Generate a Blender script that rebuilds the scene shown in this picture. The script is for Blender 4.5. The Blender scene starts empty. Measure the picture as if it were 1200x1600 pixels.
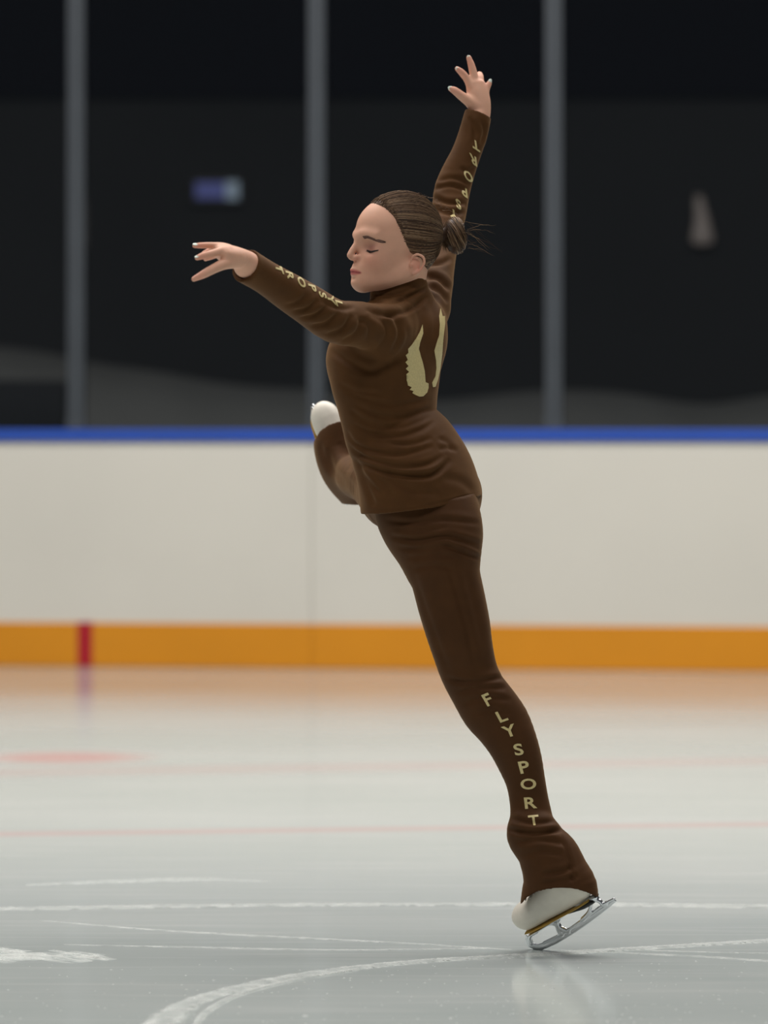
import bpy, bmesh, math, random
import numpy as np
from mathutils import Vector, Matrix
from mathutils.bvhtree import BVHTree
random.seed(7); rng = np.random.default_rng(7)
scene = bpy.context.scene
COL = scene.collection

# ------------------------------------------------------------------ camera, world, lights, exposure
F = 7000.0; HZ = 676.0; CH = 1.07; D = 9.25
cam_d = bpy.data.cameras.new('camera'); cam = bpy.data.objects.new('camera', cam_d); COL.objects.link(cam)
cam.location = (0, 0, CH); cam.rotation_euler = (math.pi/2, 0, 0)
cam_d.sensor_fit = 'HORIZONTAL'; cam_d.sensor_width = 24.0; cam_d.lens = F/1200*24.0
cam_d.shift_y = -(800-HZ)/1200; cam_d.clip_end = 200
cam_d.dof.use_dof = True; cam_d.dof.focus_distance = D; cam_d.dof.aperture_fstop = 2.8
scene.camera = cam
world = bpy.data.worlds.new('world'); scene.world = world; world.use_nodes = True
world.node_tree.nodes['Background'].inputs[0].default_value = (0.75, 0.85, 1.0, 1)
world.node_tree.nodes['Background'].inputs[1].default_value = 0.10
def area(name, loc, rot, sx, sy, power, col):
    l = bpy.data.lights.new(name, 'AREA'); l.shape = 'RECTANGLE'; l.size = sx; l.size_y = sy
    l.energy = power; l.color = col
    o = bpy.data.objects.new(name, l); COL.objects.link(o); o.location = loc; o.rotation_euler = rot
    return o
WARM = (1.0, 0.963, 0.93)
area('hall_lamps_rear', (0, 14.5, 8.2), (0, 0, 0), 14, 2.0, 1150, WARM)
area('hall_lamps_middle', (0, 10.0, 8.2), (0, 0, 0), 14, 2.0, 560, WARM)
area('hall_lamps_front', (-3, 3.5, 8.2), (math.radians(-18), 0, 0), 12, 2.0, 620, WARM)
scene.view_settings.view_transform = 'Standard'; scene.view_settings.look = 'None'
scene.view_settings.gamma = 1.0; scene.view_settings.use_curve_mapping = False
scene.view_settings.exposure = 0.04

def W(px, py, dy=0.0, Y=None):
    Y = (D+dy) if Y is None else Y
    return np.array(((px-600)*Y/F, Y, CH-(py-HZ)*Y/F))

# ------------------------------------------------------------------ materials
def srgb(r, g, b):
    def f(c):
        c /= 255.0
        return c/12.92 if c <= 0.04045 else ((c+0.055)/1.055)**2.4
    return (f(r), f(g), f(b), 1)
def mat(name, col, rough=0.6, metal=0.0, spec=0.5, noise=None, bump=None, sheen=0, emit=None, attr=None, sss=0, streak=None):
    m = bpy.data.materials.new(name); m.use_nodes = True
    nt = m.node_tree; N = nt.nodes; L = nt.links; p = N['Principled BSDF']
    p.inputs['Base Color'].default_value = col; p.inputs['Roughness'].default_value = rough
    p.inputs['Metallic'].default_value = metal; p.inputs['Specular IOR Level'].default_value = spec
    tc = N.new('ShaderNodeTexCoord')
    src = None
    if attr:
        a = N.new('ShaderNodeVertexColor'); a.layer_name = attr; src = a.outputs[0]
    if noise or streak:
        sc, amt = (noise or streak)[:2]
        n = N.new('ShaderNodeTexNoise'); n.inputs['Scale'].default_value = sc; n.inputs['Detail'].default_value = 5
        if streak:
            mp = N.new('ShaderNodeMapping'); mp.inputs['Scale'].default_value = streak[2]
            L.new(tc.outputs['Object'], mp.inputs[0]); L.new(mp.outputs[0], n.inputs['Vector'])
        else: L.new(tc.outputs['Object'], n.inputs['Vector'])
        mr = N.new('ShaderNodeMapRange'); mr.inputs[1].default_value = .3; mr.inputs[2].default_value = .7
        mr.inputs[3].default_value = 1-amt; mr.inputs[4].default_value = 1+amt
        L.new(n.outputs[0], mr.inputs[0])
        mx = N.new('ShaderNodeMix'); mx.data_type = 'RGBA'; mx.blend_type = 'MULTIPLY'; mx.inputs[0].default_value = 1
        if src: L.new(src, mx.inputs[6])
        else: mx.inputs[6].default_value = col
        L.new(mr.outputs[0], mx.inputs[7]); src = mx.outputs[2]
    if src: L.new(src, p.inputs['Base Color'])
    if bump:
        n2 = N.new('ShaderNodeTexNoise'); n2.inputs['Scale'].default_value = bump[0]; n2.inputs['Detail'].default_value = 4
        if len(bump) > 3:
            mp2 = N.new('ShaderNodeMapping'); mp2.inputs['Scale'].default_value = bump[3]
            L.new(tc.outputs['Object'], mp2.inputs[0]); L.new(mp2.outputs[0], n2.inputs['Vector'])
        else: L.new(tc.outputs['Object'], n2.inputs['Vector'])
        b = N.new('ShaderNodeBump'); b.inputs['Strength'].default_value = bump[1]; b.inputs['Distance'].default_value = bump[2]
        L.new(n2.outputs[0], b.inputs['Height']); L.new(b.outputs[0], p.inputs['Normal'])
    if sheen:
        p.inputs['Sheen Weight'].default_value = sheen; p.inputs['Sheen Roughness'].default_value = 0.35
        p.inputs['Sheen Tint'].default_value = (0.55, 0.34, 0.17, 1)
    if emit:
        p.inputs['Emission Color'].default_value = emit[0]; p.inputs['Emission Strength'].default_value = emit[1]
    if sss:
        p.inputs['Subsurface Weight'].default_value = sss; p.inputs['Subsurface Radius'].default_value = (1, .35, .2)
        p.inputs['Subsurface Scale'].default_value = 0.006
    return m
M = dict(
    board=mat('white_board', srgb(212, 208, 198), .35, noise=(1.3, .03), bump=(3, .1, .01)),
    kick=mat('orange_kick', srgb(212, 138, 22), .38, noise=(2, .05)),
    blue=mat('blue_cap', srgb(32, 76, 172), .4, noise=(3, .06)),
    redmark=mat('red_paint', srgb(170, 22, 38), .4, noise=(4, .05)),
    purple=mat('seam', srgb(130, 126, 118), .6, noise=(4, .05)),
    alu=mat('post_aluminium', srgb(68, 73, 79), .5, .2, noise=(4, .08)),
    wall=mat('dark_wall', srgb(52, 52, 53), .95, spec=.1, noise=(.5, .12)),
    wallup=mat('dark_upper', srgb(15, 15, 25), .95, spec=.1, noise=(.4, .12)),
    tarp=mat('tarp_grey', srgb(92, 91, 90), .9, spec=.1, noise=(.8, .1)),
    dark=mat('dark_cloth', srgb(40, 40, 42), .9, spec=.1, noise=(.8, .12)),
    cloth=mat('brown_velvet', srgb(71, 44, 21), .75, spec=.15, noise=(26, .10), bump=(900, .25, .0006), sheen=.35),
    clothlit=mat('brown_velvet_lit', srgb(80, 51, 24), .75, spec=.15, noise=(26, .10), bump=(900, .25, .0006), sheen=.35),  # same velvet as the trousers, overhead light on the top painted into a lighter base
    gold=mat('pale_gold_print', srgb(206, 188, 134), .45, spec=.4, noise=(300, .10)),
    skin=mat('skin', (1, 1, 1, 1), .56, spec=.3, attr='tint', noise=(60, .03), sss=.12),
    nail=mat('nail', srgb(225, 238, 226), .2, noise=(80, .03)),
    hair=mat('hair', (1, 1, 1, 1), .55, spec=.25, attr='tint', noise=(200, .08)),
    lash=mat('lash', srgb(38, 26, 20), .6, noise=(200, .1)),
    brow=mat('brow', srgb(104, 74, 62), .7, noise=(200, .1)),
    boot=mat('white_leather', srgb(226, 219, 205), .45, noise=(30, .05), bump=(120, .15, .001)),
    lace=mat('lace', srgb(205, 202, 196), .7, noise=(200, .1)),
    sole=mat('tan_sole', srgb(190, 150, 62), .5, noise=(40, .1)),
    heel=mat('black_heel', srgb(22, 20, 18), .5, noise=(40, .1)),
    steel=mat('steel', srgb(220, 222, 225), .27, 1.0, noise=(40, .04)),
    snow=mat('ice_shavings', srgb(235, 238, 233), .7, noise=(60, .05)),
    signb=mat('sign_blue', srgb(60, 66, 120), .5, emit=(srgb(84, 88, 150), .35), noise=(5, .1)),
    signw=mat('sign_white', srgb(120, 130, 150), .5, emit=(srgb(150, 165, 180), .32), noise=(5, .1)),
    signh=mat('sign_housing', srgb(50, 48, 48), .6, noise=(5, .1)),
    lamp=mat('lamp_shade', srgb(150, 138, 134), .5, emit=(srgb(210, 190, 180), .06), noise=(5, .1)),
)

def thin(m, lo, hi, sc):
    nt = m.node_tree; N = nt.nodes; L = nt.links; p = N['Principled BSDF']
    tc = N.new('ShaderNodeTexCoord'); n = N.new('ShaderNodeTexNoise'); n.inputs['Scale'].default_value = sc; n.inputs['Detail'].default_value = 6
    L.new(tc.outputs['Object'], n.inputs['Vector']); r = N.new('ShaderNodeMapRange'); r.inputs[1].default_value = .35; r.inputs[2].default_value = .65
    r.inputs[3].default_value = lo; r.inputs[4].default_value = hi; L.new(n.outputs[0], r.inputs[0]); L.new(r.outputs[0], p.inputs['Alpha'])
M['crumb'] = mat('crumb_ice', srgb(222, 226, 222), .5, noise=(60, .05)); thin(M['crumb'], .4, .9, 40)
M['trace'] = mat('thin_shavings', srgb(226, 229, 225), .7, noise=(60, .05)); thin(M['trace'], .10, .36, 22)

def tag(o, label=None, cat=None, group=None, kind=None):
    if label: o['label'] = label
    if cat: o['category'] = cat
    if group: o['group'] = group
    if kind: o['kind'] = kind
    return o
def link(name, verts, faces, m, parent=None, smooth=True, tint=None):
    me = bpy.data.meshes.new(name)
    verts = np.asarray(verts, dtype=np.float64)
    if isinstance(faces, np.ndarray):
        nf, k = faces.shape
        me.vertices.add(len(verts)); me.vertices.foreach_set('co', verts.astype(np.float32).ravel())
        me.loops.add(nf*k); me.loops.foreach_set('vertex_index', faces.astype(np.int32).ravel())
        me.polygons.add(nf); me.polygons.foreach_set('loop_start', np.arange(0, nf*k, k, dtype=np.int32))
        me.polygons.foreach_set('loop_total', np.full(nf, k, dtype=np.int32))
        me.update(calc_edges=True); me.validate()
    else:
        me.from_pydata([tuple(v) for v in verts], [], faces); me.update()
    if smooth: me.polygons.foreach_set('use_smooth', np.ones(len(me.polygons), dtype=bool))
    if tint is not None:
        ca = me.color_attributes.new('tint', 'FLOAT_COLOR', 'POINT')
        c = np.ones((len(verts), 4), dtype=np.float32); c[:, :3] = tint
        ca.data.foreach_set('color', c.ravel())
    for mm in (m if isinstance(m, (list, tuple)) else [m]): me.materials.append(mm)
    o = bpy.data.objects.new(name, me); COL.objects.link(o)
    if parent is not None: o.parent = parent
    return o
def empty(name, loc=(0, 0, 0), parent=None):
    o = bpy.data.objects.new(name, None); COL.objects.link(o); o.location = loc
    if parent is not None: o.parent = parent
    return o
def box(name, c, s, m, parent=None, rz=0.0, bevel=0.0):
    bm = bmesh.new(); bmesh.ops.create_cube(bm, size=1)
    bmesh.ops.scale(bm, vec=s, verts=bm.verts)
    if bevel: bmesh.ops.bevel(bm, geom=bm.edges[:], offset=bevel, segments=3, affect='EDGES', profile=.5)
    bmesh.ops.rotate(bm, cent=(0, 0, 0), matrix=Matrix.Rotation(rz, 3, 'Z'), verts=bm.verts)
    bmesh.ops.translate(bm, vec=c, verts=bm.verts)
    me = bpy.data.meshes.new(name); bm.to_mesh(me); bm.free(); me.materials.append(m)
    o = bpy.data.objects.new(name, me); COL.objects.link(o)
    if parent is not None: o.parent = parent
    return o

# ------------------------------------------------------------------ setting
# ice: pale grey-green, painted red spot and lines under the surface
def make_ice():
    m = bpy.data.materials.new('ice'); m.use_nodes = True; nt = m.node_tree; N = nt.nodes; L = nt.links
    p = N['Principled BSDF']; p.inputs['IOR'].default_value = 1.31; p.inputs['Roughness'].default_value = .17
    tc = N.new('ShaderNodeTexCoord')
    sep = N.new('ShaderNodeSeparateXYZ'); L.new(tc.outputs['Object'], sep.inputs[0])
    def val(x): return x
    def op(o, a, b=None, c=None):
        n = N.new('ShaderNodeMath'); n.operation = o
        for i, v in enumerate((a, b, c)):
            if v is None: continue
            if isinstance(v, (int, float)): n.inputs[i].default_value = v
            else: L.new(v, n.inputs[i])
        return n.outputs[0]
    def sstep(x, lo, hi):     # 1 below lo, 0 above hi
        n = N.new('ShaderNodeMapRange'); n.interpolation_type = 'SMOOTHSTEP'
        n.inputs[1].default_value = lo; n.inputs[2].default_value = hi; n.inputs[3].default_value = 1; n.inputs[4].default_value = 0
        L.new(x, n.inputs[0]); return n.outputs[0]
    X, Y = sep.outputs[0], sep.outputs[1]
    nz = N.new('ShaderNodeTexNoise'); nz.inputs['Scale'].default_value = .9; nz.inputs['Detail'].default_value = 6
    mp = N.new('ShaderNodeMapping'); mp.inputs['Scale'].default_value = (.6, 1.4, 1)
    L.new(tc.outputs['Object'], mp.inputs[0]); L.new(mp.outputs[0], nz.inputs['Vector'])
    ramp = N.new('ShaderNodeValToRGB'); L.new(nz.outputs[0], ramp.inputs[0])
    ramp.color_ramp.elements[0].position = .3; ramp.color_ramp.elements[0].color = srgb(173, 182, 179)
    ramp.color_ramp.elements[1].position = .7; ramp.color_ramp.elements[1].color = srgb(188, 194, 191)
    # long fine scratches
    w2 = N.new('ShaderNodeTexNoise'); w2.inputs['Scale'].default_value = 14; w2.inputs['Detail'].default_value = 8
    mp2 = N.new('ShaderNodeMapping'); mp2.inputs['Scale'].default_value = (.12, 1.6, 1); mp2.inputs['Rotation'].default_value = (0, 0, .05)
    L.new(tc.outputs['Object'], mp2.inputs[0]); L.new(mp2.outputs[0], w2.inputs['Vector'])
    scr = sstep(w2.outputs[0], .50, .74); scr = op('SUBTRACT', 1.0, scr); scr = op('MULTIPLY', scr, .22)
    mx0 = N.new('ShaderNodeMix'); mx0.data_type = 'RGBA'; L.new(scr, mx0.inputs[0]); L.new(ramp.outputs[0], mx0.inputs[6])
    mx0.inputs[7].default_value = srgb(218, 219, 216); cur = mx0.outputs[2]
    def paint(mask, col):
        nonlocal cur
        mx = N.new('ShaderNodeMix'); mx.data_type = 'RGBA'; L.new(mask, mx.inputs[0]); L.new(cur, mx.inputs[6])
        mx.inputs[7].default_value = col; cur = mx.outputs[2]
    ln = op('ABSOLUTE', op('SUBTRACT', Y, op('ADD', op('MULTIPLY', X, .145), 12.09)))
    paint(op('MULTIPLY', sstep(ln, .02, .12), .34), srgb(205, 130, 130))
    dx = op('ADD', X, 1.05); dy = op('SUBTRACT', Y, 14.75)
    r = op('SQRT', op('ADD', op('MULTIPLY', dx, dx), op('MULTIPLY', dy, dy)))
    paint(op('MULTIPLY', sstep(r, .12, .36), .62), srgb(205, 100, 100))
    ln2 = op('ABSOLUTE', op('SUBTRACT', Y, op('ADD', op('MULTIPLY', X, .2), 14.35)))
    paint(op('MULTIPLY', sstep(ln2, .05, .28), .22), srgb(205, 120, 120))
    L.new(cur, p.inputs['Base Color'])
    b = N.new('ShaderNodeBump'); b.inputs['Strength'].default_value = .06; b.inputs['Distance'].default_value = .001
    L.new(w2.outputs[0], b.inputs['Height']); L.new(b.outputs[0], p.inputs['Normal'])
    rr = N.new('ShaderNodeMapRange'); rr.inputs[3].default_value = .09; rr.inputs[4].default_value = .16
    L.new(nz.outputs[0], rr.inputs[0]); L.new(rr.outputs[0], p.inputs['Roughness'])
    return m
tag(box('floor', (0, 10.2, -.05), (34, 24, .1), make_ice()), kind='structure')

# boards, tilted slightly so that the right end is nearer
KB = -0.145; YB = 7000*1.07/369.0
def bp(x, off=0.0):                     # point on the board line at world x, off behind it
    return x, YB+KB*x+off
RZ = math.atan(KB); CB = math.cos(RZ)
def along(name, x0, x1, off, th, z0, z1, m, parent=None, bevel=0.0):
    xm = (x0+x1)/2; X, Y = bp(xm, off+th/2)
    return box(name, (X, Y, (z0+z1)/2), ((x1-x0)/CB, th, z1-z0), m, parent, RZ, bevel)
def bx_at(px):                          # world x on the board under pixel px
    k = (px-600)/F; return k*YB/(1-k*KB)
seam = bx_at(488); PW = 2.4
labels = {-3: None, -2: None, -1: 'white rink board left of the seam with red mark on its orange kick strip',
          0: 'white rink board behind the skater, right of the faint seam'}
for k in range(-4, 4):
    x0 = seam+k*PW; x1 = x0+PW-.0015
    b = empty('rink_board', (*bp(x0), 0))
    def child(o): o.parent = b; o.matrix_parent_inverse = Matrix.Translation(b.location).inverted(); return o
    child(along('board_panel', x0, x1, 0, .04, .0, 1.03, M['board'], bevel=.004))
    child(along('kick_plate', x0, x1, -.012, .012, .002, .20, M['kick'], bevel=.003))
    if k == -1:
        xr = bx_at(133)
        child(along('red_mark', xr-.034, xr+.034, -.0145, .003, .004, .203, M['redmark']))
    side = 'left' if k < 0 else 'right'
    if labels.get(k): tag(b, labels[k], 'rink board')
    else: tag(b, 'white rink board with orange kick strip, beyond the %s edge' % side, 'rink board', 'rink boards beyond the %s edge' % side)
cap = along('cap_rail', seam-4*PW, seam+4*PW, -.02, .10, 1.03, 1.085, M['blue'], bevel=.01)
tag(cap, 'continuous blue cap rail running along the top of the white boards', 'rail')
# glass posts and panes
gm = bpy.data.materials.new('pane_glass'); gm.use_nodes = True
_n = gm.node_tree.nodes; _l = gm.node_tree.links; _n.remove(_n['Principled BSDF'])
_t = _n.new('ShaderNodeBsdfTransparent'); _t.inputs[0].default_value = (.93, .96, .96, 1)
_g = _n.new('ShaderNodeBsdfGlossy'); _g.inputs['Roughness'].default_value = .02
_f = _n.new('ShaderNodeFresnel'); _f.inputs[0].default_value = 1.45
_m = _n.new('ShaderNodeMixShader'); _l.new(_f.outputs[0], _m.inputs[0]); _l.new(_t.outputs[0], _m.inputs[1]); _l.new(_g.outputs[0], _m.inputs[2])
_l.new(_m.outputs[0], _n['Material Output'].inputs[0])
pxs = [119-376*k for k in range(7, 0, -1)]+[119, 495, 866]+[866+376*k for k in range(1, 8)]; TOP = 3.6
plab = {119: 'grey metal glass post on the blue rail at far left', 495: 'grey metal glass post behind the skater\'s outstretched arm',
        866: 'grey metal glass post on the blue rail right of the skater'}
for px in pxs:
    x = bx_at(px); X, Y = bp(x, .03)
    e = empty('glass_post', (X, Y, 1.085))
    for nm, s, c in (('post_profile', (.078, .05, TOP-1.085), (0, 0, (TOP-1.085)/2)), ('base_shoe', (.086, .058, .05), (0, -.001, .0252)),
                     ('clamp_strip', (.03, .012, TOP-1.15), (0, -.031, (TOP-1.15)/2+.05))):
        o = box(nm, c, s, M['alu'], e, RZ, .004)
    side = 'left' if px < 0 else 'right'
    if px in plab: tag(e, plab[px], 'post')
    else: tag(e, 'grey metal glass post beyond the %s edge of the frame' % side, 'post', 'glass posts beyond the %s edge' % side)
glab = ['clear glass pane at far left, left of the first post', 'clear glass pane between the two left posts, in front of the lit blue sign',
        'clear glass pane behind the skater, between the middle and right posts', 'clear glass pane right of the right post, in front of the pale lamp']
gl = {-257: glab[0], 119: glab[1], 495: glab[2], 866: glab[3]}
for a, b_ in zip(pxs[:-1], pxs[1:]):
    o = along('glass_screen', bx_at(a)+.047, bx_at(b_)-.047, .024, .012, 1.086, TOP, gm)
    side = 'left' if a < 0 else 'right'
    if a in gl: tag(o, gl[a], 'glass pane')
    else: tag(o, 'clear glass pane beyond the %s edge of the frame' % side, 'glass pane', 'glass panes beyond the %s edge' % side)
# hall behind
YW = 30.0
tag(box('wall_back', (0, YW+.1, 2.6), (40, .2, 13), M['wall']), kind='structure')
def wz(py, Y): return CH-(py-HZ)*Y/F
zb = wz(150, 29.9)
tag(box('trim_1', (3.5, 29.95, (zb+9)/2), (20, .08, 9-zb), M['wallup'], rz=0), kind='structure')
tag(box('trim_2', (-14.4, 29.95, (wz(186, 29.1)+9)/2), (15.6, .08, 9-wz(186, 29.1)), M['wallup'], rz=0), kind='structure')
tag(box('ceiling', (0, 14.5, 9.1), (34, 31.5, .2), M['wallup']), kind='structure')
tag(box('wall_left', (-17.1, 14, 4.5), (.2, 32, 9.2), M['wall']), kind='structure')
tag(box('wall_right', (17.1, 14, 4.5), (.2, 32, 9.2), M['wall']), kind='structure')
tag(box('floor_2', (0, 26.1, -.07), (34, 7.8, .1), M['dark']), kind='structure')
# sign
Ys = 29.96; s = Ys/F
e = empty('lit_sign', ((340-600)*s, Ys, wz(298, Ys)))
box('housing', (0, 0, 0), (84*s, .08, 44*s), M['signh'], e, bevel=.02)
box('blue_panel', (-11*s, -.042, 0), (46*s, .01, 25*s), M['signb'], e)
box('pale_panel', (23*s, -.042, 0), (20*s, .01, 28*s), M['signw'], e)
tag(e, 'small lit blue and white sign on the dark wall behind the left glass', 'sign')
# pale teardrop lamp
e = empty('wall_lamp', ((1096-600)*s, Ys-.08, wz(348, Ys)))
prof = [(-42, 5), (-34, 7), (-20, 9), (-5, 11), (10, 14), (22, 17), (30, 17), (35, 10)]
vs, fs = [], []; n = 20
for (yy, r) in prof:
    for i in range(n):
        a = 2*math.pi*i/n; vs.append((r*s*math.cos(a)-6*s*(yy < 0)*(-yy/42), .5*r*s*math.sin(a), -yy*s))
for j in range(len(prof)-1):
    for i in range(n): fs.append((j*n+i, j*n+(i+1) % n, (j+1)*n+(i+1) % n, (j+1)*n+i))
fs.append(tuple(range(n))); fs.append(tuple((len(prof)-1)*n+i for i in range(n)))
link('lamp_shade', vs, fs, M['lamp'], e); box('wall_bracket', (0, .05, .0), (.04, .06, .12), M['signh'], e)
tag(e, 'pale teardrop-shaped lamp on the dark wall behind the right glass', 'lamp')
# grey cover draped over a long low heap
def drape(name, pts, Y, depth, m, label, cat, amp=.03):
    xs = np.array([p[0] for p in pts], float); ys = np.array([p[1] for p in pts], float)
    t = np.linspace(xs[0], xs[-1], 140); h = np.interp(t, xs, ys)
    ker = np.hanning(15); ker /= ker.sum(); h = np.convolve(np.pad(h, 7, 'edge'), ker, 'valid')
    vs = []; rows = 14
    for j in range(rows):
        a = j/(rows-1)*math.pi
        for i in range(len(t)):
            z = wz(h[i], Y)*(math.sin(a)**.35 if 0 < j < rows-1 else 0)
            yy = Y-depth*math.cos(a)+amp*math.sin(t[i]*.05+j)*math.sin(a)
            vs.append(((t[i]-600)*Y/F, yy, max(z, -.005)))
    fs = [(j*140+i, j*140+i+1, (j+1)*140+i+1, (j+1)*140+i) for j in range(rows-1) for i in range(139)]
    return tag(link(name, vs, fs, m), label, cat)
drape('draped_cover', [(-400, 520), (0, 540), (100, 552), (140, 568), (260, 580), (330, 598), (420, 606), (490, 608), (600, 622), (700, 628), (760, 616),
                       (850, 608), (960, 610), (1020, 620), (1080, 634), (1130, 632), (1200, 614), (1600, 600)], 25.5, 1.2, M['tarp'],
      'long grey cover draped over low wavy heap behind the boards', 'cover')
drape('equipment_case', [(-120, 592), (104, 594)], 23.6, .25, M['dark'], 'dark covered case behind the far left glass pane', 'case', .0)

# ------------------------------------------------------------------ signed-distance modelling
def smin(a, b, k):
    h = np.maximum(k-np.abs(a-b), 0)/k
    return np.minimum(a, b)-h*h*k*.25
class Seg:
    __slots__ = ('c0', 'c1', 't', 'L', 'u', 'v', 'a0', 'a1', 'b0', 'b1', 'lo', 'hi')
def tube(st, u=None, sub=4):
    """stations (center, a, b): elliptical sweep; a is measured along u, b across it"""
    C = np.array([s[0] for s in st], float); A = np.array([[s[1], s[2]] for s in st], float)
    P = np.hstack([C, A]); out = []
    if len(P) > 2 and sub > 1:
        Q = np.vstack([2*P[0]-P[1], P, 2*P[-1]-P[-2]]); R = []
        for i in range(1, len(Q)-2):
            for k in range(sub):
                t = k/sub; p0, p1, p2, p3 = Q[i-1], Q[i], Q[i+1], Q[i+2]
                R.append(.5*((2*p1)+(-p0+p2)*t+(2*p0-5*p1+4*p2-p3)*t*t+(-p0+3*p1-3*p2+p3)*t**3))
        R.append(P[-1]); P = np.array(R)
    for i in range(len(P)-1):
        s = Seg(); s.c0 = P[i, :3]; s.c1 = P[i+1, :3]; d = s.c1-s.c0; s.L = max(np.linalg.norm(d), 1e-6); s.t = d/s.L
        uu = np.cross(s.t, (0, 1, 0)) if u is None else np.array(u, float)
        uu = uu-s.t*np.dot(uu, s.t); s.u = uu/np.linalg.norm(uu); s.v = np.cross(s.t, s.u)
        s.a0, s.b0 = np.maximum(P[i, 3:], 5e-4); s.a1, s.b1 = np.maximum(P[i+1, 3:], 5e-4)
        r = max(s.a0, s.a1, s.b0, s.b1); s.lo = np.minimum(s.c0, s.c1)-r; s.hi = np.maximum(s.c0, s.c1)+r
        out.append(s)
    return out
def seg_d(s, p):
    q = p-s.c0; h = q@s.t; hc = np.clip(h, 0, s.L); w = h-hc; f = hc/s.L
    a = s.a0+(s.a1-s.a0)*f; b = s.b0+(s.b1-s.b0)*f; c = np.minimum(a, b)
    x = q@s.u; y = q@s.v
    ia, ib, ic = 1/a, 1/b, 1/c
    k0 = np.sqrt((x*ia)**2+(y*ib)**2+(w*ic)**2); k1 = np.sqrt((x*ia*ia)**2+(y*ib*ib)**2+(w*ic*ic)**2)
    d = k0*(k0-1)/np.maximum(k1, 1e-9)
    return np.where(k0 < 1e-4, -c, d)
class Tube:
    def __init__(s, st, u=None, sub=4, k=.0, grow=0.0, cut=None, flat=False):
        if flat: cut = plane(np.array(st[-1][0])-np.array((0, 0, .004)), (0, 0, -1))
        s.segs = tube(st, u, sub); s.lo = np.min([q.lo for q in s.segs], 0); s.hi = np.max([q.hi for q in s.segs], 0)
        s.grow = grow; s.cut = cut; s.kk = k
    def d(s, p, lo, hi):
        m = .05; r = np.full(len(p), .08)
        for q in s.segs:
            if np.any(q.lo-m-abs(s.grow) > hi) or np.any(q.hi+m+abs(s.grow) < lo): continue
            e = seg_d(q, p)
            r = smin(r, e, s.kk) if s.kk else np.minimum(r, e)
        r = r-s.grow
        if s.cut is not None: r = np.maximum(r, s.cut(p))
        return r
class Ell:
    def __init__(s, c, r, R=None):
        s.c = np.array(c, float); s.r = np.array(r, float); s.R = R
        m = max(r); s.lo = s.c-m; s.hi = s.c+m
    def d(s, p, lo, hi):
        q = p-s.c
        if s.R is not None: q = q@s.R
        k0 = np.sqrt(((q/s.r)**2).sum(1)); k1 = np.sqrt(((q/s.r**2)**2).sum(1))
        return np.where(k0 < 1e-4, -min(s.r), k0*(k0-1)/np.maximum(k1, 1e-9))
class Group:
    """items (prim, k, op) applied in order; op 'add' or 'sub' """
    def __init__(s, items, post=None):
        s.items = items; s.post = post
        add = [i for i in items if i[2] == 'add']
        s.lo = np.min([i[0].lo for i in add], 0)-.01; s.hi = np.max([i[0].hi for i in add], 0)+.01
    def d(s, p, lo, hi):
        r = np.full(len(p), .08)
        for pr, k, op in s.items:
            if np.any(pr.lo-.05 > hi) or np.any(pr.hi+.05 < lo): continue
            e = pr.d(p, lo, hi)
            if op == 'add': r = smin(r, e, k) if k else np.minimum(r, e)
            elif op == 'sub': r = -smin(-r, e, k) if k else np.maximum(r, -e)
        if s.post is not None: r = s.post(p, r)
        return r
def evalchunks(g, p, n=20000):
    out = np.empty(len(p))
    for i in range(0, len(p), n):
        q = p[i:i+n]; out[i:i+n] = g.d(q, q.min(0), q.max(0))
    return out
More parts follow.
